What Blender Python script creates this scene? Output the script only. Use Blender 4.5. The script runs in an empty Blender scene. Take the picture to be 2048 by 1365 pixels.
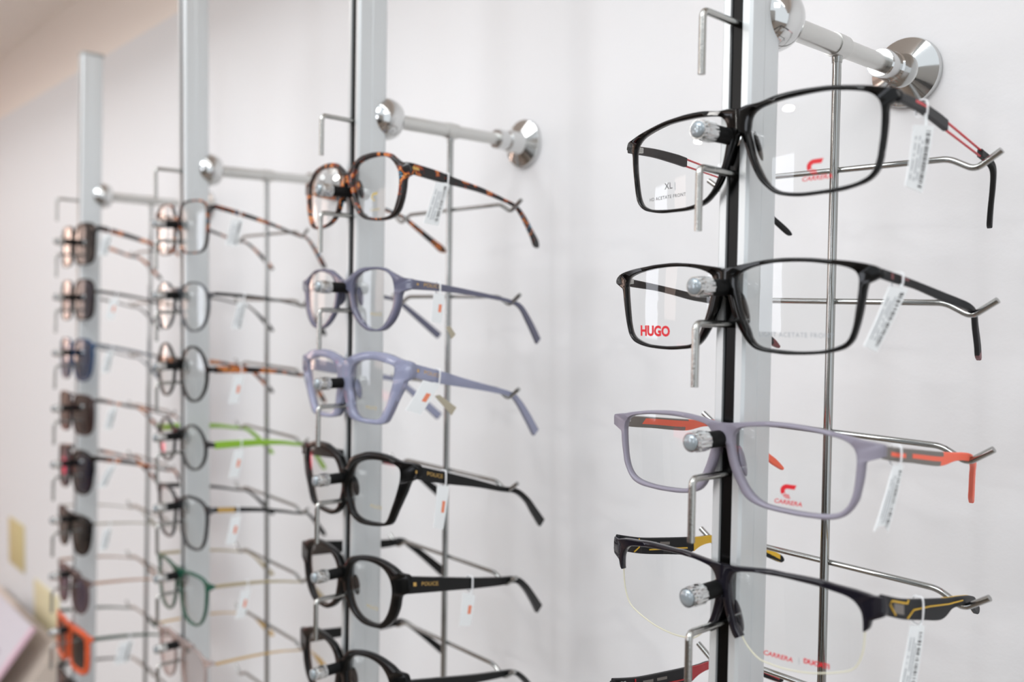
import bpy, bmesh, math, random
from mathutils import Matrix, Vector

# ------------------------------------------------------------------ camera, light, exposure
SC = bpy.context.scene
COL = SC.collection
Z0 = 1.45                                   # eye level above the floor; rack heights below are relative to it
cam = bpy.data.objects.new('camera', bpy.data.cameras.new('camera'))
COL.objects.link(cam)
yaw, pitch, roll = 0.84418, 0.02021, -0.00165
F = Vector((-math.sin(yaw), math.cos(yaw), 0)); R = Vector((math.cos(yaw), math.sin(yaw), 0)); U = Vector((0, 0, 1))
F2 = F*math.cos(pitch) - U*math.sin(pitch); U2 = U*math.cos(pitch) + F*math.sin(pitch)
R3 = R*math.cos(roll) + U2*math.sin(roll); U3 = U2*math.cos(roll) - R*math.sin(roll)
cam.matrix_world = Matrix(((R3.x, U3.x, -F2.x, 0.23363), (R3.y, U3.y, -F2.y, -0.33424), (R3.z, U3.z, -F2.z, Z0), (0, 0, 0, 1)))
cam.data.sensor_width = 36; cam.data.lens = 1829.82*36/2048; cam.data.shift_y = -0.0240
cam.data.clip_start = 0.02; cam.data.clip_end = 50
cam.data.dof.use_dof = True; cam.data.dof.focus_distance = 0.455; cam.data.dof.aperture_fstop = 5.6
SC.camera = cam
W = bpy.data.worlds.new('world'); SC.world = W; W.use_nodes = True
W.node_tree.nodes['Background'].inputs[0].default_value = (0.90, 0.95, 1.0, 1)
W.node_tree.nodes['Background'].inputs[1].default_value = 0.78
def area(name, loc, aim, sx, sy, power, col=(1, 1, 1), disk=False):
    l = bpy.data.lights.new(name, 'AREA'); l.energy = power; l.color = col
    l.shape = 'DISK' if disk else 'RECTANGLE'; l.size = sx
    if not disk: l.size_y = sy
    o = bpy.data.objects.new(name, l); COL.objects.link(o)
    d = (Vector(aim) - Vector(loc)); o.rotation_euler = d.to_track_quat('-Z', 'Y').to_euler()
    o.location = loc
    return o
area('ceiling_panel_light', (-0.4, -1.3, Z0+1.2), (-0.6, 0.1, Z0), 1.2, 0.6, 13, (0.96, 0.98, 1.0))
area('ceiling_panel_light', (-2.2, -1.5, Z0+1.2), (-1.6, 0.1, Z0), 1.2, 0.6, 2, (1.0, 0.88, 0.82))
area('ceiling_panel_light', (1.4, -1.0, Z0+1.2), (0.4, 0.1, Z0), 0.6, 0.6, 4, (1.0, 0.98, 0.96))
area('ceiling_downlight', (-2.5, -3.0, Z0+0.95), (-2.5, -3.0, 0), 0.20, 0, 9, (1, .98, .95), True)
area('ceiling_downlight', (-1.4, -2.6, Z0+0.95), (-1.4, -2.6, 0), 0.20, 0, 9, (1, .98, .95), True)
area('added_wall_wash_light', (-0.7, -.11, Z0+.452), (-0.7, .10, Z0), 2.8, .03, 0.8, (0.95, 0.98, 1.0))  # unseen strip lamp, added to brighten the top of the wall
SC.view_settings.view_transform = 'Standard'; SC.view_settings.look = 'None'
SC.view_settings.exposure = 0.53; SC.view_settings.gamma = 1.0; SC.view_settings.use_curve_mapping = False
SC.cycles.max_bounces = 10; SC.cycles.transparent_max_bounces = 24; SC.cycles.caustics_reflective = False; SC.cycles.caustics_refractive = False
SC.cycles.use_denoising = True

# ------------------------------------------------------------------ materials
def srgb(c):
    if isinstance(c, str): c = tuple(int(c[i:i+2], 16)/255 for i in (0, 2, 4))
    return tuple((x/12.92 if x <= .04045 else ((x+.055)/1.055)**2.4) for x in c) + (1,)
MATS = {}
def mat(name, col, rough=.4, metal=0, spec=.5, trans=0, coat=0, bump=0, bscale=200, noise=None, emit=None, estr=0):
    if name in MATS: return MATS[name]
    m = bpy.data.materials.new(name); m.use_nodes = True; nt = m.node_tree; b = nt.nodes['Principled BSDF']
    b.inputs['Base Color'].default_value = srgb(col); b.inputs['Roughness'].default_value = rough
    b.inputs['Metallic'].default_value = metal; b.inputs['Specular IOR Level'].default_value = spec
    b.inputs['Transmission Weight'].default_value = trans; b.inputs['Coat Weight'].default_value = coat
    tc = nt.nodes.new('ShaderNodeTexCoord')
    if noise:
        n = nt.nodes.new('ShaderNodeTexNoise'); n.inputs['Scale'].default_value = noise[0]; n.inputs['Detail'].default_value = 3
        cr = nt.nodes.new('ShaderNodeValToRGB')
        while len(cr.color_ramp.elements) > 1: cr.color_ramp.elements.remove(cr.color_ramp.elements[-1])
        for k, (p, c) in enumerate(noise[1]):
            e = cr.color_ramp.elements[0] if k == 0 else cr.color_ramp.elements.new(p)
            e.position = p; e.color = srgb(c)
        nt.links.new(tc.outputs['Object'], n.inputs['Vector']); nt.links.new(n.outputs['Fac'], cr.inputs[0])
        nt.links.new(cr.outputs[0], b.inputs['Base Color'])
    if bump:
        n2 = nt.nodes.new('ShaderNodeTexNoise'); n2.inputs['Scale'].default_value = bscale; n2.inputs['Detail'].default_value = 5
        bp = nt.nodes.new('ShaderNodeBump'); bp.inputs['Strength'].default_value = bump; bp.inputs['Distance'].default_value = .001
        nt.links.new(tc.outputs['Object'], n2.inputs['Vector']); nt.links.new(n2.outputs['Fac'], bp.inputs['Height'])
        nt.links.new(bp.outputs[0], b.inputs['Normal'])
    if emit:
        b.inputs['Emission Color'].default_value = srgb(emit); b.inputs['Emission Strength'].default_value = estr
    MATS[name] = m; return m
def lens_mat(name, tint=(1, 1, 1), dark=0.0, gain=1.0, coat=(1, 1, 1)):
    """thin spectacle lens: tinted see-through body, mirror-like coated surface weighted by Fresnel"""
    if name in MATS: return MATS[name]
    m = bpy.data.materials.new(name); m.use_nodes = True; nt = m.node_tree; nt.nodes.clear()
    out = nt.nodes.new('ShaderNodeOutputMaterial'); mix = nt.nodes.new('ShaderNodeMixShader')
    tr = nt.nodes.new('ShaderNodeBsdfTransparent'); gl = nt.nodes.new('ShaderNodeBsdfGlossy'); fr = nt.nodes.new('ShaderNodeFresnel')
    mu = nt.nodes.new('ShaderNodeMath'); mu.operation = 'MULTIPLY'; mu.use_clamp = True
    tr.inputs[0].default_value = (tint[0]*(1-dark), tint[1]*(1-dark), tint[2]*(1-dark), 1)
    gl.inputs[0].default_value = coat + (1,); gl.inputs[1].default_value = 0.0
    fr.inputs[0].default_value = 1.5; mu.inputs[1].default_value = gain
    geo = nt.nodes.new('ShaderNodeNewGeometry'); inv = nt.nodes.new('ShaderNodeMath'); inv.operation = 'SUBTRACT'; inv.inputs[0].default_value = 1.0
    m2 = nt.nodes.new('ShaderNodeMath'); m2.operation = 'MULTIPLY'
    nt.links.new(geo.outputs['Backfacing'], inv.inputs[1]); nt.links.new(fr.outputs[0], mu.inputs[0])
    nt.links.new(mu.outputs[0], m2.inputs[0]); nt.links.new(inv.outputs[0], m2.inputs[1]); nt.links.new(m2.outputs[0], mix.inputs[0])
    nt.links.new(tr.outputs[0], mix.inputs[1]); nt.links.new(gl.outputs[0], mix.inputs[2]); nt.links.new(mix.outputs[0], out.inputs[0])
    MATS[name] = m; return m
CHROME = mat('chrome', 'd4d5d4', .09, 1)
ROD = mat('steel_rod', 'a8a9a7', .12, 1)
CHROME2 = mat('brushed_chrome', 'b4b4b0', .20, 1, bump=.15, bscale=900)
ALU = mat('anodised_aluminium', 'd6dadb', .34, .4)
ALUL = mat('aluminium_lip', 'd6d6d4', .34, .6)
TUBE = mat('satin_tube', 'cfcfcc', .30, .8)
BLACK = mat('black_gloss', '060606', .10, 0, .28)
RUBBER = mat('black_rubber', '0d0d0d', .55, 0, .2)
SLOT = mat('black_slot_insert', '070707', .25, 0, .2)
PAPER = mat('white_tag_paper', 'f6fafb', .6)
INK = mat('black_ink', '1a1b1d', .6)
INKG = mat('grey_ink', '9aa0a6', .6)
RED = mat('red_print', 'd2202c', .5)
WHITEP = mat('white_nylon', 'f2f4f6', .4)
GOLD = mat('gold_metal', 'd9b36a', .25, 1)
LENS = lens_mat('clear_lens', (.975, .98, .98), 0, 1.0)
TORT = mat('tortoise_acetate', '3a1a0c', .15, noise=(95, [(.0, '0c0808'), (.53, '120a08'), (.56, '8a2f12'), (.60, 'e08a3c'), (.615, '1c0d09'), (.66, '140a08'), (.675, '2f8fb8'), (.70, '160b08')]))
TORT2 = mat('brown_tortoise_acetate', '3a1a0c', .2, noise=(80, [(.0, '120a08'), (.48, '1c0d08'), (.54, 'a8521e'), (.62, 'd98a45'), (.66, '2a120a')]))

# ------------------------------------------------------------------ mesh helpers (all sizes in metres)
def finish(bm, name, material, parent=None, smooth=True, angle=40, solid=True):
    if solid: bmesh.ops.remove_doubles(bm, verts=bm.verts, dist=2e-6)
    bmesh.ops.recalc_face_normals(bm, faces=bm.faces)
    me = bpy.data.meshes.new(name); bm.to_mesh(me); bm.free()
    for p in me.polygons: p.use_smooth = smooth
    if smooth: me.set_sharp_from_angle(angle=math.radians(angle))
    me.materials.append(material)
    o = bpy.data.objects.new(name, me); COL.objects.link(o)
    if parent is not None: o.parent = parent
    return o
def empty(name, M=None):
    o = bpy.data.objects.new(name, None); o.empty_display_size = .01; COL.objects.link(o)
    if M is not None: o.matrix_world = M
    return o
def tag(o, label=None, cat=None, group=None, kind=None):
    if label: o['label'] = label
    if cat: o['category'] = cat
    if group: o['group'] = group
    if kind: o['kind'] = kind
    return o
def box(bm, c, s, bev=0):
    r = bmesh.ops.create_cube(bm, size=1, matrix=Matrix.Translation(c) @ Matrix.Diagonal((s[0], s[1], s[2], 1)))
    if bev:
        es = list({e for v in r['verts'] for e in v.link_edges})
        bmesh.ops.bevel(bm, geom=es, offset=bev, segments=2, affect='EDGES', profile=.5)
def lathe(bm, prof, axis='Y', c=(0, 0, 0), n=32):
    """prof: list of (along, radius); closed where the radius is 0"""
    rings = []
    for a, r in prof:
        ring = []
        for k in range(n):
            t = 2*math.pi*k/n; u, v = r*math.cos(t), r*math.sin(t)
            p = {'Y': (u, a, v), 'Z': (u, v, a), 'X': (a, u, v)}[axis]
            ring.append(bm.verts.new((c[0]+p[0], c[1]+p[1], c[2]+p[2])))
        rings.append(ring)
    for A, B in zip(rings, rings[1:]):
        for k in range(n): bm.faces.new((A[k], A[(k+1) % n], B[(k+1) % n], B[k]))
    for ring in (rings[0], rings[-1]):
        bm.faces.new(ring)
def frames(P):
    """parallel-transport frames along a polyline"""
    T = []
    for i in range(len(P)):
        a = P[max(i-1, 0)]; b = P[min(i+1, len(P)-1)]; T.append((b-a).normalized())
    n = Vector((0, 0, 1)) if abs(T[0].z) < .9 else Vector((1, 0, 0))
    out = []
    for t in T:
        n = (n - t*n.dot(t)).normalized(); out.append((t, n, t.cross(n)))
    return out
def tube(bm, pts, r, n=12, r2=None):
    P = [Vector(p) for p in pts]; fr = frames(P); rings = []
    for i, (p, (t, a, b)) in enumerate(zip(P, fr)):
        rr = r if not callable(r) else r(i/(len(P)-1))
        rings.append([bm.verts.new(p + a*rr*math.cos(2*math.pi*k/n) + b*rr*math.sin(2*math.pi*k/n)) for k in range(n)])
    for A, B in zip(rings, rings[1:]):
        for k in range(n): bm.faces.new((A[k], A[(k+1) % n], B[(k+1) % n], B[k]))
    bm.faces.new(rings[0]); bm.faces.new(rings[-1])
def cr(P, n=6, closed=False):
    """Catmull-Rom through the points (tuples of any size)"""
    out = []; N = len(P)
    rng = range(N) if closed else range(N-1)
    for i in rng:
        if closed: p0, p1, p2, p3 = P[(i-1) % N], P[i], P[(i+1) % N], P[(i+2) % N]
        else:
            p1, p2 = P[i], P[i+1]; p0 = P[i-1] if i > 0 else p1; p3 = P[i+2] if i+2 < N else p2
        for k in range(n):
            t = k/n
            out.append(tuple(.5*((2*b) + (c-a)*t + (2*a-5*b+4*c-d)*t*t + (-a+3*b-3*c+d)*t**3) for a, b, c, d in zip(p0, p1, p2, p3)))
    if not closed: out.append(tuple(P[-1]))
    return out
def fillet(pts, r, n=6):
    P = [Vector(p) for p in pts]; out = [P[0]]
    for a, b, c in zip(P, P[1:], P[2:]):
        u = (a-b).normalized(); v = (c-b).normalized()
        p, q = b+u*r, b+v*r
        for k in range(n+1):
            t = k/n; out.append(p*(1-t)**2 + b*2*t*(1-t) + q*t*t)
    out.append(P[-1]); return out
def sweep(bm, path, x_of, hh, th, bev=.0004):
    """flat bar: path of (y, z), half height hh per point, half thickness th, x per point"""
    n = len(path); rings = []
    for i in range(n):
        a = path[max(i-1, 0)]; b = path[min(i+1, n-1)]
        d = Vector((b[0]-a[0], b[1]-a[1]))
        d = d.normalized() if d.length > 1e-9 else Vector((1, 0))
        nn = Vector((-d.y, d.x)); h = hh[i]; t = th[i] if isinstance(th, (list, tuple)) else th; bv = min(bev, h*.45, t*.45)
        ring = []
        for (u, v) in ((-t+bv, h), (t-bv, h), (t, h-bv), (t, -h+bv), (t-bv, -h), (-t+bv, -h), (-t, -h+bv), (-t, h-bv)):
            ring.append(bm.verts.new((x_of[i]+u, path[i][0]+nn.x*v, path[i][1]+nn.y*v)))
        rings.append(ring)
    for A, B in zip(rings, rings[1:]):
        for k in range(8): bm.faces.new((A[k], A[(k+1) % 8], B[(k+1) % 8], B[k]))
    bm.faces.new(rings[0]); bm.faces.new(rings[-1])
def text_bm(body, size, sx=1.0, shear=0.0, spacing=1.0, bold=0.0):
    cu = bpy.data.curves.new('t', 'FONT'); cu.body = body; cu.size = size; cu.align_x = 'CENTER'; cu.align_y = 'CENTER'
    cu.shear = shear; cu.space_character = spacing; cu.offset = bold*size; cu.resolution_u = 3
    o = bpy.data.objects.new('t', cu); me = bpy.data.meshes.new_from_object(o)
    bm = bmesh.new(); bm.from_mesh(me)
    bmesh.ops.subdivide_edges(bm, edges=[e for e in bm.edges if e.calc_length() > size*.5], cuts=1)
    for v in bm.verts: v.co.x *= sx
    bpy.data.objects.remove(o); bpy.data.curves.remove(cu); bpy.data.meshes.remove(me)
    return bm
# ------------------------------------------------------------------ the room
def struct(name, bm, m, smooth=False):
    return tag(finish(bm, name, m, None, smooth), kind='structure')
WALLM = mat('painted_plaster_wall', 'e4e4e5', .75, 0, .3, bump=.22, bscale=150)
WY = 0.162
bm = bmesh.new(); box(bm, (-1.0, WY+.06, 1.35), (9.0, .12, 2.7)); struct('wall_back', bm, WALLM)
bm = bmesh.new(); box(bm, (-1.0, -1.6, -.03), (9.0, 3.6, .06)); struct('floor', bm, mat('grey_floor_tile', '8c7d70', .35, bump=.1))
bm = bmesh.new(); box(bm, (-1.0, WY-.15, Z0+.46+.05), (9.0, .30, .10), .012)
RC = .07; pr = [(WY, Z0+.462)] + [(WY-RC+RC*math.cos(a), Z0+.462-RC+RC*math.sin(a)) for a in [math.pi/2*(1-j/10) for j in range(11)]]   # coved corner
va = [bm.verts.new((-5.5, y, z)) for y, z in pr]; vb = [bm.verts.new((3.5, y, z)) for y, z in pr]
for j in range(len(pr)): bm.faces.new((va[j], va[(j+1) % len(pr)], vb[(j+1) % len(pr)], vb[j]))
struct('ceiling', bm, mat('beige_canopy_paint', 'f2e8df', .7), True)
bm = bmesh.new(); box(bm, (-3.7, -1.77, 2.75), (3.6, 3.25, .08)); struct('ceiling', bm, mat('light_blocker_paint', 'd9cdc4', .8))  # unseen partial ceiling, added to block world light and darken the far left
bm = bmesh.new(); box(bm, (-1.0, -3.46, 1.35), (9.0, .12, 2.7)); struct('wall_front', bm, mat('shop_wall_paint', 'b9b4ae', .7))
bm = bmesh.new(); box(bm, (-5.56, -1.6, 1.35), (.12, 3.6, 2.7)); struct('wall_left', bm, mat('shop_wall_paint_warm', 'c4b8ae', .7))
# shop windows and lit signs on the far walls (seen only as reflections in lenses and chrome)
WIN = mat('daylit_window', 'ffffff', .5, emit='eef4ff', estr=3.0)
WINW = mat('warm_lit_window', 'ffffff', .5, emit='ffdccb', estr=1.3)
PINK = mat('backlit_pink_sign', 'e23a52', .5, emit='ff4a62', estr=1.4)
DARKC = mat('dark_cabinet', '2b2826', .4)
n_w = 1
for (x, w, z, h, m) in ((-4.6, .8, 1.6, 1.1, WIN), (-3.5, .5, 1.75, .8, WINW), (-1.9, .5, 1.7, .9, WIN), (.4, .7, 1.8, .8, WIN)):
    bm = bmesh.new(); box(bm, (x, -3.38, z), (w, .03, h)); struct('window_%d' % n_w, bm, m); n_w += 1
for (y, w, z, h, m) in ((-.55, .34, 1.75, .5, WINW), (-1.15, .4, 1.6, .9, WINW), (-2.1, .6, 1.7, .9, WINW)):
    bm = bmesh.new(); box(bm, (-5.48, y, z), (.03, w, h)); struct('window_%d' % n_w, bm, m); n_w += 1
for (c, s, lab) in (((-5.47, -.75, .55), (.03, .6, .16), 'pink backlit sign low on the far end wall'), ((-2.9, -3.36, .98), (.6, .03, .12), 'pink backlit sign low on the opposite wall')):
    bm = bmesh.new(); box(bm, c, s); tag(finish(bm, 'sign', PINK, None, False), lab, 'sign')
BULB = mat('glowing_bulb', 'ffffff', .5, emit='ffdccb', estr=11)  # hanging bulbs added to put small bright spots into the lens reflections
for (y, z) in ((-.35, 1.72), (-.62, 1.95), (-.88, 1.66), (-1.1, 1.9), (-.5, 1.35), (-.95, 1.2)):
    bm = bmesh.new(); bmesh.ops.create_uvsphere(bm, u_segments=20, v_segments=12, radius=.045, matrix=Matrix.Translation((-5.2, y, z)))
    lathe(bm, [(z+.03, .02), (z+.09, .018), (z+.10, .004), (2.7, .004)], axis='Z', c=(-5.2, y, 0), n=10)
    tag(finish(bm, 'reflection_lamp', BULB, None), 'small glowing lamp added out of view for bright spots in the lenses', 'lamp', 'lamps added for lens reflections')
for (x, w) in ((-4.2, .9), (-2.6, .9), (-.8, 1.0), (1.2, 1.0)):  # unseen cabinets, added so the chrome has something dark to reflect
    bm = bmesh.new(); box(bm, (x, -3.2, .45), (w, .35, .9), .01); r = finish(bm, 'reflection_cabinet', DARKC, None)
    tag(r, 'dark low cabinet added out of view for dark reflections in the chrome', 'cabinet', 'dark cabinets added for reflections')

# ------------------------------------------------------------------ the display racks
PX = [0, -.30917, -.6017, -.91418]; LEAN = [.0105, .0023, .012, -.0106]; TY = [.019, .0187, .001, .0257]
H0 = [.0692, .0722, .0680, .0665]; HB = [.1258, .1264, .1207, .1238]; NROW = [5, 7, 8, 9]; TOP = [.34, .34, .34, .289]
S = .065
def rackM(k):
    z = Vector((LEAN[k], TY[k], 1)).normalized(); x = Vector((1, 0, 0)); x = (x - z*x.dot(z)).normalized(); y = z.cross(x)
    return Matrix(((x.x, y.x, z.x, PX[k]), (x.y, y.y, z.y, 0), (x.z, y.z, z.z, Z0), (0, 0, 0, 1)))
def post_mesh(z0, z1):
    bm = bmesh.new(); o = []
    hw, d, sl = .0076, .0245, .0032
    o += [(-sl, .0026), (-sl, 0), (-hw+.0012, 0), (-hw, .0012), (-hw, .010), (-hw+.0002, .0104), (-hw, .0108)]
    for k in range(7): t = math.pi + math.pi/2*k/6*-1; o.append((-hw+.005+.005*math.cos(t), d-.005+.005*math.sin(t)))
    for k in range(7): t = math.pi/2 - math.pi/2*k/6; o.append((hw-.005+.005*math.cos(t), d-.005+.005*math.sin(t)))
    o += [(hw, .0108), (hw-.0002, .0104), (hw, .010), (hw, .0012), (hw-.0012, 0), (sl, 0), (sl, .0026)]
    a = [bm.verts.new((x, y, z0)) for x, y in o]; b = [bm.verts.new((x, y, z1)) for x, y in o]
    n = len(o)
    for i in range(n): bm.faces.new((a[i], a[(i+1) % n], b[(i+1) % n], b[i]))
    bm.faces.new(a); bm.faces.new(b); return bm
def crossbar_bm():
    bm = bmesh.new(); s = []
    for x, z in ((-.0770, -.0030), (-.0660, -.0104), (-.0545, -.0045), (.0545, -.0045), (.0660, -.0104), (.0770, -.0030)): s.append((x, .0872, z))
    tube(bm, fillet(s, .0035, 6), .0015, 12); return bm
def hook_bm():
    bm = bmesh.new(); tube(bm, fillet([(0, .002, 0), (0, -.0238, .0005), (0, -.0238, -.0262)], .0035, 7), .0016, 14); return bm
RLAB = ['chrome and aluminium eyewear display rack nearest on the right, holding five spectacles',
        'second eyewear display rack from the right, slim black slotted aluminium post in the middle',
        'third eyewear display rack from the right, blurred aluminium post between two others',
        'furthest eyewear display rack at the left, its aluminium post ending in a visible capped top']
protos = {}
def child(name, key, build, m, parent, loc=(0, 0, 0)):
    """one mesh per kind, shared by every copy"""
    if key not in protos:
        o = finish(build(), name, m, parent); protos[key] = o.data
    else:
        o = bpy.data.objects.new(name, protos[key]); COL.objects.link(o); o.parent = parent
    o.location = loc; return o
def rubber_bm():
    bm = bmesh.new(); lathe(bm, [(.002, .0036), (-.0158, .0036), (-.0163, .0033)], n=24); return bm
def cap_bm():
    bm = bmesh.new(); prof = [(-.0160, .0038), (-.0163, .0043), (-.0228, .0043), (-.0235, .0039), (-.0240, .0040), (-.0256, .0040)]
    lathe(bm, prof, n=96)
    for v in bm.verts:                       # ribbed grip
        if -.0229 < v.co.y < -.0162 and v.co.xz.length > .0041:
            t = math.atan2(v.co.z, v.co.x); f = 1 + .035*math.cos(14*t)
            v.co.x *= f; v.co.z *= f
    return bm
def button_bm():
    bm = bmesh.new(); lathe(bm, [(-.0254, .0035), (-.0259, .0036), (-.0265, .0031), (-.0269, .0020), (-.02705, .0008)], n=32); return bm
def screw_bm():
    bm = bmesh.new(); lathe(bm, [(.0030, .0011), (.0044, .0011)], axis='Z', c=(0, -.0195, 0), n=16); return bm
def base_bm():
    bm = bmesh.new(); lathe(bm, [(.0005, .0046), (-.0006, .0046), (-.0010, .0040), (-.0010, .0035)], n=28); return bm
def clamp_bm():
    bm = bmesh.new(); bmesh.ops.create_uvsphere(bm, u_segments=40, v_segments=24, radius=.0148, matrix=Matrix.Translation((0, .0265, 0)))
    for v in bm.verts:
        if v.co.y < .0125: v.co.y = .0125 + (v.co.y-.0125)*.15
        if v.co.y > .0345: v.co.y = .0345 + (v.co.y-.0345)*.45
    return bm
racks = []
for k in range(4):
    r = tag(empty('eyewear_display_rack', rackM(k)), RLAB[k], 'display rack', 'wall mounted eyewear racks')
    racks.append(r)
    finish(post_mesh(-.80, TOP[k]), 'post', ALU, r, True, 25)
    bm = bmesh.new(); box(bm, (0, .0019, (TOP[k]-.80)/2-.002), (.0062, .0012, TOP[k]+.80-.004)); finish(bm, 'slot_strip', SLOT, r, False)
    if k == 3:
        bm = bmesh.new(); box(bm, (0, .0122, TOP[k]+.001), (.0160, .0252, .004), .0012); finish(bm, 'post_cap', mat('grey_cap', '9a9c9b', .5), r)
    # bracket: ball clamp, tube, collars, wall flange
    zb = HB[k]; wy = WY - TY[k]*zb
    c = finish(clamp_bm(), 'ball_clamp', CHROME, r, True, 60); c.location = (0, 0, zb)
    bm = bmesh.new(); lathe(bm, [(.034, .0052), (.0800, .0052), (.0806, .0046), (.0900, .0058)], n=32); 
    t = finish(bm, 'bracket_tube', TUBE, r); t.location = (0, 0, zb)
    bm = bmesh.new(); lathe(bm, [(.0800, .0045), (.0800, .0057), (.0815, .0059), (.0870, .0059), (.0885, .0046), (wy-.030, .0046), (wy-.030, .004)], n=32)
    t2 = finish(bm, 'rear_tube', TUBE, r); t2.location = (0, 0, zb)
    bm = bmesh.new(); lathe(bm, [(wy-.0310, .0048), (wy-.0310, .0070), (wy-.0300, .0076), (wy-.0210, .0076), (wy-.0200, .0070), (wy-.0190, .0080), (wy-.0090, .0084), (wy-.0070, .0092), (wy-.0030, .0186), (wy-.0006, .0192), (wy, .0192)], n=48)
    f = finish(bm, 'wall_flange', CHROME, r, True, 30); f.location = (0, 0, zb)
    bm = bmesh.new(); tube(bm, [(0, .0847, zb-.0052), (0, .0847, -.45), (0, .0847, -.80)], .0022, 16); lathe(bm, [(zb-.0085, .0025), (zb-.0045, .0027)], axis='Z', c=(0, .0847, 0), n=16)
    finish(bm, 'vertical_rod', ROD, r)
    for i in range(-1, NROW[k]):
        child('security_hook', 'hook', hook_bm, CHROME2, r, (0, 0, H0[k]-.0158-S*i))
        if i < 0: continue
        z = H0[k]-S*i
        child('temple_bar', 'bar', crossbar_bm, ROD, r, (0, 0, z))
        p = child('peg', 'rubber', rubber_bm, RUBBER, r, (0, 0, z))
        child('metal_cap', 'cap', cap_bm, CHROME, p); child('end_button', 'button', button_bm, mat('clear_end_button', '98a1a6', .10, .3), p); child('set_screw', 'screw', screw_bm, BLACK, p); child('base_ring', 'ring', base_bm, CHROME, p)

# ------------------------------------------------------------------ spectacles
YB, KAP = -.004, 1.2
def surf(x): return KAP*x*x
def ray_poly(c, t, P):
    dx, dz = math.cos(t), math.sin(t); best = None
    for i in range(len(P)):
        ax, az = P[i]; bx, bz = P[(i+1) % len(P)]
        ex, ez = bx-ax, bz-az; den = dx*ez - dz*ex
        if abs(den) < 1e-12: continue
        s = ((ax-c[0])*ez - (az-c[1])*ex)/den; u = ((ax-c[0])*dz - (az-c[1])*dx)/den
        if s > 0 and -1e-6 <= u <= 1+1e-6 and (best is None or s > best): best = s
    return best
def thetas(c, zt, zb, n=200):
    L = [-math.pi + 2*math.pi*i/n for i in range(n)]
    for z in (zt, zb): L.append(math.atan2(z-c[1], -c[0]))
    L = sorted(L); out = [L[0]]
    for t in L[1:]:
        if t-out[-1] > .004: out.append(t)
    return out
class Shape:
    """front of a pair of spectacles: right lens contour and rim outline as radii around the lens centre"""
    def __init__(s, I, O, flat=None):
        I = [(a*1e-3, b*1e-3) for a, b in I]; s.I = cr(I, 5, True)
        s.c = (sum(p[0] for p in I)/len(I), sum(p[1] for p in I)/len(I))
        O = [(a*1e-3, b*1e-3) for a, b in O]; O[0] = (0.0, O[0][1]); O[-1] = (0.0, O[-1][1])
        ext = [(-O[1][0], O[1][1])] + O + [(-O[-2][0], O[-2][1])]
        OO = cr(ext, 5)[5:-5]; s.O = [(max(x, 0.0), z) for x, z in OO]
        s.zt, s.zb = O[0][1], O[-1][1]
        s.t = thetas(s.c, s.zt, s.zb)
        s.ri = [ray_poly(s.c, t, s.I) or .01 for t in s.t]; s.ro = [max(ray_poly(s.c, t, s.O) or 0, a+.0003) for t, a in zip(s.t, s.ri)]
def shape_param(kind, w, h, cx, cz, rim, Wd, bz, bh=2.6, ez=None, eh=3.0, browrim=None):
    """lens of half width w, half height h; kind sets the outline"""
    s = Shape.__new__(Shape); s.c = (cx*1e-3, cz*1e-3)
    n, top, tap = {'round': (2.0, 1.0, 0), 'panto': (2.25, 1.0, .10), 'square': (3.6, 1.0, .04), 'way': (3.0, 1.0, .16), 'cat': (2.7, 1.0, .20), 'rect': (4.5, 1.0, .03), 'aviator': (2.5, 1.0, .12)}[kind]
    P = []
    for k in range(72):
        t = 2*math.pi*k/72; ct, st = math.cos(t), math.sin(t)
        x = math.copysign(abs(ct)**(2/n), ct); z = math.copysign(abs(st)**(2/n), st)
        x *= 1 + tap*z
        if kind == 'cat' and x > 0 and z > 0: z += .18*x*x
        if kind == 'aviator' and z < 0: x += .06*(-z)
        P.append((cx*1e-3 + x*w*1e-3, cz*1e-3 + z*h*1e-3))
    s.I = P; s.zt, s.zb = (bz+bh/2)*1e-3, (bz-bh/2)*1e-3
    s.t = thetas(s.c, s.zt, s.zb); s.ri = [ray_poly(s.c, t, P) for t in s.t]
    ez = cz+h*.55 if ez is None else ez
    B = [(0.0, s.zb), (s.c[0], s.zb-.0002), (s.c[0], s.zt+.0002), (0.0, s.zt)]
    E = [(s.c[0], (ez-eh)*1e-3), (Wd*1e-3, (ez-eh*.55)*1e-3), (Wd*1e-3, (ez+eh*.55)*1e-3), (s.c[0], (ez+eh)*1e-3)]
    s.ro = []
    for t, a in zip(s.t, s.ri):
        rr = rim
        if browrim and math.sin(t) > 0: rr = rim + (browrim-rim)*math.sin(t)**.5
        r = a + rr*1e-3
        for Q in (B, E):
            q = ray_poly(s.c, t, Q)
            if q: r = max(r, q)
        if math.cos(t) < 0: r = min(r, s.c[0]/-math.cos(t))
        s.ro.append(r)
    return s
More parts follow.
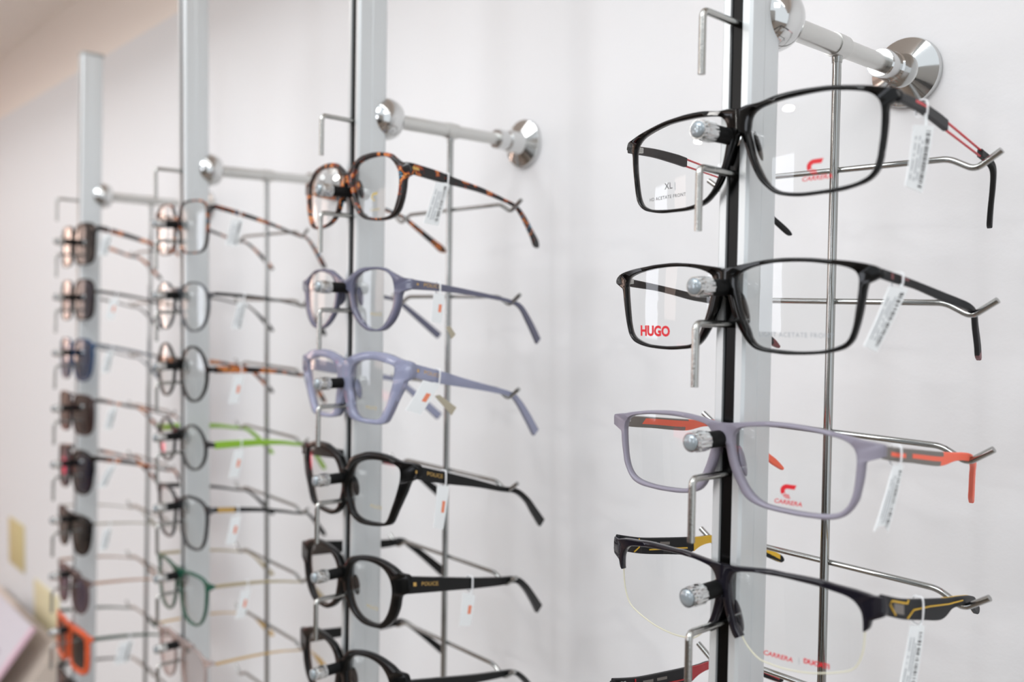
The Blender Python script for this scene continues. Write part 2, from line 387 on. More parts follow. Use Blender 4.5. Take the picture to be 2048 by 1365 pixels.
def front_bm(s, th, bev=.0005, halfrim=False):
    bm = bmesh.new()
    n = len(s.t)
    for sg in (1, -1):
        rings = []
        for t, a, b in zip(s.t, s.ri, s.ro):
            if halfrim and b-a < .0009: rings.append(None); continue
            c, d = math.cos(t), math.sin(t); w = b-a
            flat = abs(s.c[0]+b*c) < 2e-6
            bv = min(bev, w*.35); bo = 0 if flat else bv
            prof = [(a, -th/2+bv), (a+bv, -th/2), (b-bo, -th/2), (b, -th/2+bo), (b, th/2-bo), (b-bo, th/2), (a+bv, th/2), (a, th/2-bv)]
            ring = []
            for r, dy in prof:
                x = s.c[0]+r*c; z = s.c[1]+r*d
                if abs(x) < 2e-6: x = 0.0
                # the front wraps back at the end pieces
                yy = surf(x) + dy + max(0, abs(x)-.060)**2*18
                ring.append(bm.verts.new((sg*x, yy, z)))
            rings.append(ring)
        for i in range(n):
            A, B = rings[i], rings[(i+1) % n]
            if A is None or B is None: continue
            for k in range(8):
                vs = [A[k], A[(k+1) % 8], B[(k+1) % 8], B[k]]
                if all(abs(v.co.x) < 1e-7 for v in vs): continue
                bm.faces.new(vs if sg > 0 else vs[::-1])
        if halfrim:
            for i in range(n):
                A, P, N = rings[i], rings[i-1], rings[(i+1) % n]
                if A is not None and (P is None or N is None): bm.faces.new(A)
    bmesh.ops.remove_doubles(bm, verts=bm.verts, dist=1.5e-6)
    bmesh.ops.dissolve_degenerate(bm, edges=bm.edges, dist=1e-7)
    return bm
def lens_y(s, x, z):                        # front surface of the right lens at (x, z)
    return surf(x) - .0004 + ((x-s.c[0])**2 + (z-s.c[1])**2)/(2*.42) - .0011
def lens_bm(s, sg, th=.0010, grow=.0002):
    bm = bmesh.new(); layers = []
    for dy in (0, th):
        rings = []
        for f in (.2, .4, .6, .8, .92, 1.0):
            rings.append([bm.verts.new((sg*(s.c[0]+(a+grow)*f*math.cos(t)), lens_y(s, s.c[0]+(a+grow)*f*math.cos(t), s.c[1]+(a+grow)*f*math.sin(t))+dy, s.c[1]+(a+grow)*f*math.sin(t))) for t, a in zip(s.t, s.ri)])
        c = bm.verts.new((sg*s.c[0], lens_y(s, *s.c)+dy, s.c[1])); n = len(s.t)
        for i in range(n): bm.faces.new((c, rings[0][i], rings[0][(i+1) % n]))
        for A, B in zip(rings, rings[1:]):
            for i in range(n): bm.faces.new((A[i], A[(i+1) % n], B[(i+1) % n], B[i]))
        layers.append(rings[-1])
    A, B = layers; n = len(A)
    for i in range(n): bm.faces.new((A[i], A[(i+1) % n], B[(i+1) % n], B[i]))
    return bm
def lens_print(root, s, sg, body, size, x, z, m, name='lens_print', rot=0, **kw):
    bm = text_bm(body, size*1e-3, **kw) if isinstance(body, str) else body
    ca, sa = math.cos(math.radians(rot)), math.sin(math.radians(rot))
    for v in bm.verts:
        u, w = v.co.x*ca - v.co.y*sa, v.co.x*sa + v.co.y*ca
        X, Z = x*1e-3+u, z*1e-3+w
        v.co = Vector((X, lens_y(s, abs(X), Z) - .00012, Z))
    return finish(bm, name, m, root, False, solid=False)
def c_logo():
    """red C-shaped mark: heavy slanted upper arc, thin lower arc"""
    bm = bmesh.new(); P = []; Q = []
    for k in range(15):
        a = math.radians(78 + (212-78)*k/14); P.append((math.cos(a)*3.3-.2, math.sin(a)*2.9)); Q.append((math.cos(a)*1.35-.2, math.sin(a)*1.05))
    P = [(3.6, 2.9), (1.5, 2.9)] + P[1:]; Q = [(2.7, 1.05), (1.2, 1.05)] + Q[1:]
    a = [bm.verts.new((x*1e-3, y*1e-3, 0)) for x, y in P]; b = [bm.verts.new((x*1e-3, y*1e-3, 0)) for x, y in Q]
    for i in range(len(a)-1): bm.faces.new((a[i], a[i+1], b[i+1], b[i]))
    for dz in (0, .62, 1.2):
        p = []
        for k in range(7):
            t = math.radians(218 + 74*k/6); p.append((bm.verts.new((math.cos(t)*(3.0-dz)*1e-3-.0002, math.sin(t)*(2.9-dz)*1e-3, 0)), bm.verts.new((math.cos(t)*(2.62-dz)*1e-3-.0002, math.sin(t)*(2.52-dz)*1e-3, 0))))
        for i in range(6): bm.faces.new((p[i][0], p[i+1][0], p[i+1][1], p[i][1]))
    return bm
class Temple:
    """T: (y, z, half height, x) in mm for the right temple; mirrored for the left and led to its own hook"""
    def __init__(s, T, xo, roll, th=.0012):
        T = [tuple(v*1e-3 for v in p) for p in T]
        y, z, h, x = T[0]; ys = surf(x) + .0008
        if y > ys+.001: T = [(ys, z + (T[0][1]-T[1][1])*(y-ys)/max(T[1][0]-y, 1e-4), h, x)] + T
        elif y < ys: T[0] = (ys, z, h, x)
        s.shift = 1 if y > ys+.001 else 0
        s.P = cr(T, 8); s.n = len(s.P); s.xo = xo*1e-3; s.a = math.radians(roll); s.th = th
    def side(s, sg):
        out = []
        for (y, z, h, x) in s.P:
            f = min(max(y/.085, 0), 1)
            if sg < 0: out.append((y, z + 2*math.sin(s.a)*.066*f, max(h, .0004), -(x + 2*s.xo*f)))
            else: out.append((y, z, max(h, .0004), x))
        return out
    def at(s, sg, y):
        q = s.side(sg)
        if y <= q[0][0]: return q[0]
        for a, b in zip(q, q[1:]):
            if a[0] <= y <= b[0]:
                t = (y-a[0])/max(b[0]-a[0], 1e-9); return tuple(u+(v-u)*t for u, v in zip(a, b))
        return q[-1]
    def build(s, sg, i0, i1, name, m, parent, th=None, hs=1, dz=0, extra=0):
        q = s.side(sg)[i0:i1+1]; bm = bmesh.new(); th = th or s.th
        sweep(bm, [(p[0], p[1]+dz*p[2]) for p in q], [p[3] for p in q], [p[2]*hs+extra for p in q], th)
        return finish(bm, name, m, parent)
    def patch(s, sg, y0, y1, v0, v1, name, m, parent, out=1, skew=0, off=.00006):
        """thin inlay on the outer (out=1) or inner side, v in half heights"""
        bm = bmesh.new(); rows = []
        N = max(2, int((y1-y0)/3)+1)
        for i in range(N+1):
            y = (y0+(y1-y0)*i/N)*1e-3; row = []
            for v in (v0, v1):
                yy = y + skew*1e-3*(v-v0)/max(v1-v0, 1e-6); p = s.at(sg, yy)
                for o in (s.th*.5, s.th+off): row.append(bm.verts.new((p[3]+sg*out*o, yy, p[1]+v*p[2])))
            rows.append(row)
        order = (0, 1, 3, 2)
        for A, B in zip(rows, rows[1:]):
            for k in range(4): bm.faces.new((A[order[k]], A[order[(k+1) % 4]], B[order[(k+1) % 4]], B[order[k]]))
        for row in (rows[0], rows[-1]): bm.faces.new([row[j] for j in order])
        return finish(bm, name, m, parent, False)
    def wire(s, sg, pts, r, name, m, parent, out=1):
        """raised line through (y mm, v) points on the side of the temple"""
        P = []
        for (y, v) in pts:
            p = s.at(sg, y*1e-3); P.append((p[3]+sg*out*(s.th+r*.2), y*1e-3, p[1]+v*p[2]))
        bm = bmesh.new(); tube(bm, P, r, 8); return finish(bm, name, m, parent)
    def lettering(s, sg, body, size, y, v, m, parent, name='temple_print', **kw):
        bm = text_bm(body, size*1e-3, **kw)
        for vt in bm.verts:
            yy = y*1e-3 + (vt.co.x if sg > 0 else -vt.co.x); p = s.at(sg, yy)
            vt.co = Vector((p[3]+sg*(s.th+.00005), yy, p[1]+v*p[2]+vt.co.y))
        return finish(bm, name, m, parent, False, solid=False)
def glasses(k, xo, zc, roll, s, T, label, group, fm, tm=None, lm=None, th=.0034, tth=.0012, pads=None, temples=True, halfrim=False, cat='glasses', name='eyeglasses', hinge=True, segs=None, yoff=0):
    M = rackM(k) @ Matrix.Translation((xo*1e-3, YB+yoff, zc*1e-3)) @ Matrix.Rotation(-math.radians(roll), 4, 'Y')
    r = tag(empty(name, M), label, cat, group)
    tm = tm or fm; lm = lm or LENS
    finish(front_bm(s, th, halfrim=halfrim), 'frame_front', fm, r, True, 50)
    L = [finish(lens_bm(s, sg), 'lens', lm, r, True, 30) for sg in (1, -1)]
    if halfrim:
        for sg in (1, -1):
            bm = bmesh.new(); pts = [(sg*(s.c[0]+(a+.0003)*math.cos(t)), lens_y(s, s.c[0]+a*math.cos(t), s.c[1]+a*math.sin(t))+.0005, s.c[1]+(a+.0003)*math.sin(t)) for t, a in zip(s.t, s.ri)]
            # the groove line of the lens, closed all round
            P = [Vector(p) for p in pts]; rings = []
            for i in range(len(P)):
                tt = (P[(i+1) % len(P)]-P[i-1]).normalized(); nn = Vector((0, 1, 0)); bb = tt.cross(nn).normalized()
                rings.append([bm.verts.new(P[i]+(nn*math.cos(2*math.pi*j/6)+bb*math.sin(2*math.pi*j/6))*.00033) for j in range(6)])
            for i in range(len(P)):
                A, B = rings[i], rings[(i+1) % len(P)]
                for j in range(6): bm.faces.new((A[j], A[(j+1) % 6], B[(j+1) % 6], B[j]))
            finish(bm, 'rim_cord', mat('cream_nylon_cord', 'd9d6bf', .4), r)
    if pads is not None:
        for sg in (1, -1):
            bm = bmesh.new(); bmesh.ops.create_uvsphere(bm, u_segments=16, v_segments=10, radius=1)
            xi = min(p[0] for p in s.I)
            bmesh.ops.transform(bm, verts=bm.verts, matrix=Matrix.Translation((sg*(xi+.0012), surf(xi)+.0042, pads*1e-3)) @ Matrix.Rotation(sg*math.radians(-16), 4, 'Y') @ Matrix.Rotation(sg*math.radians(24), 4, 'Z') @ Matrix.Diagonal((.0012, .0036, .0068, 1)))
            finish(bm, 'nose_pad', fm if halfrim or th > .003 else mat('clear_silicone', 'dfe3e2', .2, trans=.7), r)
    tp = None
    if T:
        tp = Temple(T, xo, roll, tth); tp.obj = {}
        for sg in (1, -1):
            if segs is None: tp.obj[sg] = tp.build(sg, 0, tp.n-1, 'temple', tm, r)
            else:
                first = None
                for (a, b, nm, m, kw) in segs:
                    a2 = int(round((a+(tp.shift if a > 0 else 0))*8)); b2 = int(round((b+tp.shift)*8))
                    o = tp.build(sg, a2, min(b2, tp.n-1), nm, m, first or r, **kw)
                    first = first or o
                tp.obj[sg] = first
            if hinge:
                bm = bmesh.new(); p = tp.side(sg)[0]; box(bm, (p[3]-sg*.0020, p[0]+.0050, p[1]-.0002), (.0014, .0050, .0026), .0003); lathe(bm, [(p[1]-.0018, .0009), (p[1]+.0016, .0009)], axis='Z', c=(p[3]-sg*.0024, p[0]+.0040, 0), n=12)
                finish(bm, 'hinge', CHROME2, tp.obj[sg])
    r['_zc'] = zc
    del r['_zc']
    return r, s, tp, M
rnd = random.Random(4)
def price_tag(k, tp, Mg, quad, loop, label, paper=PAPER, code=True, orange=None, notch=False, lean=0):
    """quad: TL, TR, BR, BL as (y, z) mm on the rack; hangs in the plane beside the temple"""
    M = rackM(k); yl, zl = loop
    Mi = Mg.inverted() @ M; p = Mi @ Vector((.07, yl*1e-3, zl*1e-3)); q = tp.at(1, p.y)
    X = (Mi.inverted() @ Vector((q[3], p.y, q[1])));  # temple centre in rack space
    zt = X.z; dz = zt - zl*1e-3
    base = M @ Matrix.Translation((X.x, yl*1e-3, zt))
    r = tag(empty('price_tag', base), label, 'price tag', 'price tags on the spectacle temples')
    h = q[2] + .0005; t = tp.th + .0006
    bm = bmesh.new(); sl = ((quad[0][0]+quad[1][0]+quad[2][0]+quad[3][0])/4 - yl)*1e-3*.25
    P = [(t, 0, h), (t+.0004, sl*.1, 0), (t, sl*.25, -h-.0006), (-t, sl*.2, -h-.0004), (-t-.0002, 0, 0), (-t, 0, h), (0, 0, h+.0004)]
    P = cr(P, 4, True); rings = []
    Pv = [Vector(a) for a in P]; n = len(Pv)
    wd = .0011
    for i in range(n):
        o = (Pv[i]-Vector((0, 0, 0))).normalized()
        rings.append([bm.verts.new(Pv[i]+Vector((0, -wd/2, 0))), bm.verts.new(Pv[i]+Vector((0, wd/2, 0))), bm.verts.new(Pv[i]+o*.0004+Vector((0, wd/2, 0))), bm.verts.new(Pv[i]+o*.0004+Vector((0, -wd/2, 0)))])
    for i in range(n):
        A, B = rings[i], rings[(i+1) % n]
        for j in range(4): bm.faces.new((A[j], A[(j+1) % 4], B[(j+1) % 4], B[j]))
    finish(bm, 'loop', WHITEP, r)
    Q = [Vector((a*1e-3-yl*1e-3, b*1e-3-zl*1e-3)) for a, b in quad]
    top = (Q[0]+Q[1])/2; off = Vector((0, -h-.0006)) - Vector((0, 0))
    x0 = t + .0006
    def pt(u, v):       # u across 0..1 (left to right), v down 0..1
        a = Q[0].lerp(Q[1], u); b = Q[3].lerp(Q[2], u); c = a.lerp(b, v)
        return (x0 + lean*1e-3*v + .0006*math.sin(v*2.2), c.x, c.y)
    bm = bmesh.new(); N = 10; rows = []
    out = [(0, v/N) for v in range(N+1)]
    g = [[None]*4 for _ in range(N+1)]
    for i in range(N+1):
        for j in range(4):
            v = i/N
            if notch and i == N and j in (1, 2): v = 1-.09
            a = pt(j/3, v); g[i][j] = (bm.verts.new((a[0]-.00012, a[1], a[2])), bm.verts.new((a[0]+.00012, a[1], a[2])))
    for i in range(N):
        for j in range(3):
            for s in (0, 1): bm.faces.new((g[i][j][s], g[i][j+1][s], g[i+1][j+1][s], g[i+1][j][s]))
    rim = [(0, j) for j in range(4)] + [(i, 3) for i in range(1, N+1)] + [(N, j) for j in (2, 1, 0)] + [(i, 0) for i in range(N-1, 0, -1)]
    for a, b in zip(rim, rim[1:]+rim[:1]): bm.faces.new((g[a[0]][a[1]][0], g[b[0]][b[1]][0], g[b[0]][b[1]][1], g[a[0]][a[1]][1]))
    tie = bmesh.new(); a = pt(.62, .01); tube(tie, [(t, sl*.2, -h), ((t+a[0])/2, (sl*.2+a[1])/2, (-h+a[2])/2), (a[0], a[1], a[2])], .0006, 8); tie.to_mesh(me_ := bpy.data.meshes.new('x')); bm.from_mesh(me_); bpy.data.meshes.remove(me_); tie.free()
    card = finish(bm, 'card', paper, r, False, solid=False)
    def quadf(bm, u0, u1, v0, v1):
        vs = []
        for u, v in ((u0, v0), (u1, v0), (u1, v1), (u0, v1)):
            a = pt(u, v); vs.append(bm.verts.new((a[0]+.00022, a[1], a[2])))
        bm.faces.new(vs)
    if code:
        bm = bmesh.new(); v = .08
        while v < .93:
            w = rnd.choice((.006, .010, .016, .022)); quadf(bm, .66+rnd.uniform(-.01, .01), .88, v, v+w); v += w + rnd.choice((.008, .012, .018, .03))
        finish(bm, 'barcode', INK, card, False, solid=False)
        bm = bmesh.new()
        for u in (.14, .34, .50):
            v = .15 + rnd.random()*.1
            while v < .86:
                w = rnd.uniform(.012, .03); quadf(bm, u, u+.06, v, v+w); v += w+.008
                if rnd.random() < .1: v += .05
        finish(bm, 'small_print', INKG, card, False, solid=False)
    if orange:
        bm = bmesh.new(); quadf(bm, *orange); finish(bm, 'orange_price_mark', mat('orange_ink', 'f2906c', .6), card, False, solid=False)
    return r

# traced fronts and temples (mm)
GD = {
 'g1': {"k":0,"xo":5.35,"zc":76.96,"roll":2.2,"I":[[5.5,-4.9],[6.0,-2.0],[7.8,0.5],[11.7,2.1],[19.2,3.2],[26.9,3.6],[34.8,3.7],[41.5,3.3],[48.7,2.0],[54.2,0.5],[57.6,-1.3],[59.7,-3.6],[60.6,-6.5],[60.7,-10.8],[60.4,-15.8],[59.8,-20.4],[59.1,-25.0],[58.0,-28.7],[56.5,-31.3],[54.1,-32.9],[49.8,-34.4],[43.0,-35.3],[36.0,-35.7],[29.1,-35.7],[22.9,-34.9],[18.3,-33.5],[14.6,-30.7],[11.8,-26.9],[9.5,-22.3],[7.6,-17.7],[6.2,-11.9],[5.2,-8.3]],"O":[[-4.3,3.1],[4.0,4.0],[10.2,4.1],[18.3,5.5],[27.0,5.9],[34.8,5.6],[41.5,5.1],[49.5,3.8],[57.3,2.2],[62.9,0.6],[66.2,-0.2],[67.4,-2.0],[67.8,-4.3],[64.7,-4.9],[63.2,-5.8],[62.7,-8.1],[62.5,-12.3],[61.9,-17.6],[61.1,-22.9],[60.5,-26.4],[59.5,-29.7],[57.6,-32.2],[55.3,-33.9],[52.2,-35.1],[45.0,-36.6],[36.8,-37.0],[28.2,-37.1],[21.5,-36.2],[16.9,-34.6],[12.7,-31.3],[9.4,-27.5],[6.5,-21.9],[4.6,-16.9],[2.7,-10.9],[1.2,-6.7],[0.7,-7.7],[-0.6,-4.7],[-4.3,-2.7]],"T":[[10.4,-3.5,1.9,66.1],[26.7,-3.9,2.1,65.0],[43.0,-5.4,2.4,63.8],[53.5,-6.8,2.4,63.1],[94.6,-12.8,1.9,60.6],[102.8,-15.3,1.9,61.0],[107.6,-19.1,1.5,61.2],[116.4,-25.9,1.5,57.6],[125.2,-32.9,1.5,53.4],[133.3,-39.7,1.6,49.7],[136.0,-42.0,0.7,48.7]]},
 'g2': {"k":0,"xo":0.32,"zc":9.49,"roll":1.0,"I":[[6.0,-1.8],[6.6,-0.0],[8.9,1.5],[13.1,3.0],[18.3,4.0],[24.1,4.6],[31.7,4.7],[38.9,4.3],[45.3,3.5],[51.1,2.6],[54.4,1.7],[57.0,0.5],[58.3,-1.1],[58.8,-3.2],[58.7,-6.2],[58.2,-10.8],[57.6,-15.4],[56.9,-20.3],[55.9,-24.0],[54.8,-26.3],[53.0,-28.0],[49.6,-29.5],[44.5,-30.8],[39.2,-31.3],[33.8,-31.5],[28.3,-31.3],[22.9,-30.9],[18.6,-30.3],[15.4,-28.9],[13.3,-26.4],[12.1,-23.2],[10.4,-19.6],[8.5,-14.2],[6.9,-8.4],[6.1,-4.7]],"O":[[-3.1,2.2],[2.1,3.3],[8.1,4.3],[16.3,5.5],[22.6,6.1],[27.9,6.4],[33.5,6.3],[40.7,5.9],[45.9,5.3],[52.7,4.6],[59.3,3.5],[64.1,2.2],[66.6,0.7],[67.5,-0.4],[67.2,-2.0],[65.0,-2.4],[62.8,-3.3],[61.9,-4.6],[61.3,-6.9],[60.7,-10.8],[59.9,-15.4],[58.8,-20.3],[57.7,-24.0],[56.6,-26.6],[54.6,-28.9],[52.3,-30.3],[47.9,-31.6],[42.8,-32.4],[35.7,-32.9],[29.0,-33.0],[23.7,-32.6],[18.6,-32.0],[14.6,-30.7],[11.3,-27.9],[8.4,-23.9],[5.8,-19.6],[4.0,-15.6],[2.7,-11.2],[1.6,-7.5],[0.7,-4.5],[-0.2,-2.9],[-3.0,-2.1]],"T":[[6.0,-0.8,1.8,66.0],[17.4,-2.3,1.8,66.0],[34.0,-4.3,1.5,65.9],[48.2,-6.5,1.6,65.8],[63.1,-9.0,1.8,65.8],[74.8,-10.6,1.7,65.7],[87.0,-12.6,1.5,65.7],[96.4,-15.4,1.4,64.3],[106.2,-21.8,1.6,61.2],[117.2,-29.2,1.8,57.8],[124.4,-34.2,2.0,55.4],[128.6,-37.1,0.9,54.2]]},
 'g3': {"k":0,"xo":1.28,"zc":-56.85,"roll":1.0,"I":[[5.5,-2.4],[6.4,-0.5],[8.3,1.2],[11.7,2.2],[17.6,3.0],[23.6,3.4],[29.5,3.5],[35.2,3.3],[40.8,3.0],[46.2,2.4],[51.4,1.6],[54.8,0.5],[56.9,-0.9],[58.2,-2.9],[58.8,-5.6],[58.7,-9.7],[58.3,-14.1],[57.7,-18.3],[56.7,-21.8],[55.4,-24.4],[53.3,-26.7],[50.9,-28.0],[47.5,-28.9],[42.8,-29.4],[37.4,-29.6],[31.7,-29.5],[25.9,-29.2],[21.1,-28.7],[17.4,-27.3],[14.1,-24.9],[11.1,-21.2],[8.9,-17.0],[7.2,-12.7],[5.8,-8.0],[5.4,-5.1]],"O":[[-0.9,2.8],[4.8,3.3],[11.3,4.2],[17.6,5.0],[23.6,5.4],[29.5,5.5],[35.2,5.2],[40.7,4.7],[46.1,4.1],[49.7,3.5],[54.8,2.7],[59.9,1.6],[64.8,1.0],[68.0,0.3],[68.4,0.2],[68.4,-0.0],[68.2,-4.6],[68.1,-4.9],[67.7,-5.0],[64.8,-5.3],[62.6,-5.9],[61.6,-7.4],[61.3,-10.4],[60.8,-14.2],[60.0,-18.0],[59.2,-21.5],[57.7,-24.4],[55.7,-27.1],[53.4,-29.1],[50.6,-30.3],[46.4,-31.1],[41.0,-31.3],[35.5,-31.4],[29.8,-31.2],[24.3,-30.9],[18.7,-30.1],[13.7,-28.6],[10.3,-26.1],[7.7,-22.0],[5.5,-18.2],[3.7,-13.9],[2.5,-9.5],[1.6,-5.8],[0.5,-4.0],[-2.1,-2.8]],"T":[[5.1,-2.3,2.5,66.9],[17.1,-4.4,2.7,66.7],[33.1,-6.6,2.8,66.3],[59.1,-10.4,3.0,65.5],[75.9,-11.2,1.8,65.1],[90.5,-12.9,1.8,64.7],[101.0,-16.6,1.7,62.9],[110.0,-23.4,1.6,59.2],[120.3,-31.5,1.7,54.9],[125.8,-35.9,1.9,52.6],[131.1,-40.1,0.9,50.6]]},
 'g4': {"k":0,"xo":3.04,"zc":-119.62,"roll":2.0,"I":[[3.5,-2.2],[4.2,0.2],[5.8,2.2],[8.3,3.3],[14.8,4.4],[20.6,4.7],[27.9,4.9],[35.7,4.6],[43.2,4.2],[48.6,3.5],[53.9,2.7],[57.3,1.3],[59.3,-0.8],[60.5,-3.3],[60.9,-7.4],[60.7,-12.6],[60.2,-17.1],[58.8,-21.6],[56.4,-25.2],[51.8,-27.5],[42.8,-30.1],[35.4,-31.4],[27.6,-31.9],[22.0,-31.6],[18.2,-31.2],[14.9,-29.6],[11.5,-26.7],[8.9,-23.1],[6.7,-19.5],[5.2,-15.2],[4.1,-10.9],[3.5,-6.4]],"O":[[-0.3,4.9],[2.4,5.1],[6.9,5.3],[14.8,6.1],[21.9,6.8],[27.9,6.7],[35.7,6.8],[43.2,6.7],[50.4,6.0],[57.3,5.4],[62.4,4.6],[65.7,3.8],[68.0,4.2],[68.3,-2.9],[65.0,-3.9],[63.6,-5.5],[63.1,-7.6],[62.3,-9.3],[61.4,-10.0],[61.2,-12.5],[60.6,-17.2],[59.2,-21.7],[56.6,-25.5],[52.0,-27.8],[42.8,-30.5],[35.3,-31.8],[27.6,-32.3],[21.9,-32.0],[18.0,-31.6],[14.6,-30.1],[11.1,-27.0],[8.7,-24.5],[6.7,-25.4],[4.9,-24.1],[3.2,-20.3],[1.8,-16.8],[0.5,-12.4],[0.0,-9.8],[0.1,-8.3],[-2.0,-4.8]],"T":[[0.3,1.4,3.6,66.8],[24.2,-4.3,3.9,66.0],[45.3,-9.1,4.2,65.0],[63.4,-12.8,4.3,64.2],[74.7,-12.9,2.3,63.6],[87.6,-14.5,1.9,63.0],[112,-20.5,1.9,57.5],[126,-27,2.3,53],[134,-31,2.0,51],[136,-32,0.8,50.5]]},
 'p1': {"k":1,"xo":1.46,"zc":81.74,"roll":1.0,"I":[[10.7,3.7],[13.3,7.3],[21.8,9.7],[34.5,10.3],[43.5,9.3],[49.9,6.2],[55.5,-0.6],[56.9,-7.2],[56.2,-14.7],[54.2,-21.0],[50.7,-27.3],[45.0,-29.7],[33.1,-29.7],[21.9,-27.3],[15.2,-22.3],[10.8,-14.1],[8.1,-5.9],[9.0,-0.1]],"O":[[-0.2,3.0],[6.3,7.2],[15.0,12.0],[26.6,13.4],[37.5,12.9],[47.8,10.7],[54.8,6.1],[60.2,3.6],[65.5,2.8],[67.5,-4.6],[62.9,-6.0],[61.6,-13.3],[59.6,-20.6],[55.5,-27.7],[47.9,-31.3],[34.6,-31.7],[20.3,-29.1],[11.7,-23.0],[6.4,-13.6],[3.6,-6.4],[-0.1,-3.0]],"T":[[4.8,-0.8,3.5,66.0],[25.8,-3.4,3.4,65.7],[41.7,-5.8,2.5,65.4],[63.4,-8.9,1.8,65.0],[83.4,-13.5,1.2,64.6],[94.4,-17.0,1.2,64.9],[103.3,-23.3,1.7,63.4],[116.9,-34.6,2.2,58.1],[123.5,-40.5,2.9,55.1],[126.8,-43.2,1.1,53.9]]},
 'p2': {"k":1,"xo":-0.27,"zc":9.51,"roll":0,"I":[[11.4,-1.7],[13.9,3.2],[19.8,7.0],[31.1,9.2],[40.3,9.1],[47.7,7.4],[52.7,3.5],[54.9,-2.2],[54.8,-9.7],[53.1,-16.3],[49.7,-21.9],[44.0,-27.7],[36.6,-29.8],[28.7,-28.5],[20.4,-23.3],[14.3,-16.5],[11.5,-8.6]],"O":[[3.1,2.8],[11.2,7.2],[19.7,10.4],[31.1,11.1],[43.3,10.5],[51.9,7.3],[61.6,3.8],[69.5,2.3],[70.2,-3.7],[64.4,-3.6],[61.1,-6.9],[59.9,-13.4],[57.3,-20.0],[52.6,-25.7],[45.5,-30.1],[36.6,-31.2],[27.2,-30.5],[17.1,-25.3],[10.0,-17.5],[7.1,-8.6],[6.1,-4.7],[3.3,-2.8]],"T":[[6.4,-0.6,3.2,68.7],[31.3,-2.3,2.3,68.0],[51.3,-4.4,1.8,67.4],[77.8,-7.8,1.4,66.6],[89.8,-10.3,1.3,69.1],[97.5,-13.9,1.7,70.7],[109.9,-24.4,2.4,66.4],[125.2,-38.5,2.8,59.7]]},
 'p3': {"k":1,"xo":1.69,"zc":-55.02,"roll":1,"I":[[9.1,3.3],[12.6,8.4],[21.1,11.6],[33.9,12.5],[45.9,11.0],[54.4,8.9],[55.1,5.2],[53.7,-1.5],[50.2,-10.1],[46.0,-17.9],[40.1,-25.4],[30.9,-26.6],[17.9,-26.1],[11.8,-21.2],[10.0,-13.4],[8.2,-4.6]],"O":[[-6.9,4.1],[0.8,11.0],[12.6,15.3],[24.4,17.6],[37.0,17.9],[48.8,16.7],[59.9,13.7],[69.1,11.2],[69.7,2.4],[65.2,0.9],[62.5,-4.8],[57.2,-12.5],[51.7,-21.3],[46.0,-27.9],[35.6,-29.6],[17.9,-29.1],[6.5,-26.5],[2.8,-17.8],[-1.0,-8.1],[-3.9,-5.3],[-6.8,-3.9]],"T":[[6.2,6.9,4.3,68.2],[30.3,1.3,4.0,67.1],[51.9,-3.5,2.9,66.1],[78.8,-9.3,2.0,64.8],[91.9,-13.1,1.8,66.2],[99.2,-18.3,2.1,65.5],[111.7,-30.0,2.8,61.2],[124.5,-42.7,3.2,56.2]]},
 'p4': {"k":1,"xo":4.36,"zc":-121.22,"roll":1,"I":[[7.8,2.3],[13.4,8.5],[25.0,12.3],[38.8,13.7],[51.6,12.7],[58.5,10.4],[59.4,4.7],[56.8,-3.9],[51.6,-15.2],[45.4,-25.6],[35.1,-27.4],[21.0,-27.5],[11.3,-24.6],[6.8,-17.8],[3.8,-8.3]],"O":[[-3.9,3.9],[7.8,12.2],[20.9,16.7],[29.0,18.2],[44.4,17.9],[58.5,15.1],[71.7,13.5],[72.1,5.5],[66.9,3.2],[62.8,-5.5],[56.0,-16.9],[50.8,-25.4],[44.5,-28.1],[31.2,-30.1],[16.8,-30.0],[6.8,-25.3],[2.2,-18.5],[-1.4,-9.0],[-2.6,-4.1],[-5.1,-3.8]],"T":[[6.9,9.2,4.2,70.6],[30.7,2.8,3.8,68.1],[59.8,-4.6,2.5,64.9],[83.5,-11.4,1.8,62.2],[96.7,-14.3,1.8,64.1],[108.1,-21.9,2.0,63.0],[119.0,-32.1,2.7,59.1],[130.5,-42.9,3.2,54.9]]},
 'p5': {"k":1,"xo":3.41,"zc":-188.15,"roll":2,"I":[[6.8,-1.4],[9.2,5.3],[15.9,9.9],[25.4,12.0],[35.4,12.2],[44.8,10.2],[51.1,5.3],[53.7,-1.4],[52.6,-9.8],[48.9,-18.8],[42.4,-25.5],[32.9,-27.5],[20.7,-25.8],[12.2,-20.2],[7.9,-11.2]],"O":[[-1.3,4.0],[8.1,11.3],[19.2,14.4],[31.5,15.8],[43.1,15.3],[53.9,12.8],[60.7,9.8],[67.4,8.5],[68.0,-1.8],[61.3,-4.7],[58.7,-13.4],[54.2,-21.3],[46.1,-27.7],[36.7,-29.7],[22.8,-29.6],[12.1,-25.2],[4.3,-18.1],[0.9,-10.1],[-0.2,-5.3],[-2.6,-3.8]],"T":[[5.8,3.0,5.4,66.5],[34.8,-2.0,4.4,65.2],[62.6,-6.8,3.5,63.9],[85.0,-10.1,2.8,62.8],[97.1,-10.7,2.1,65.8],[107.4,-17.7,2.3,64.1],[119.6,-29.3,2.8,58.9],[130.3,-40.2,3.5,53.8]]},
}
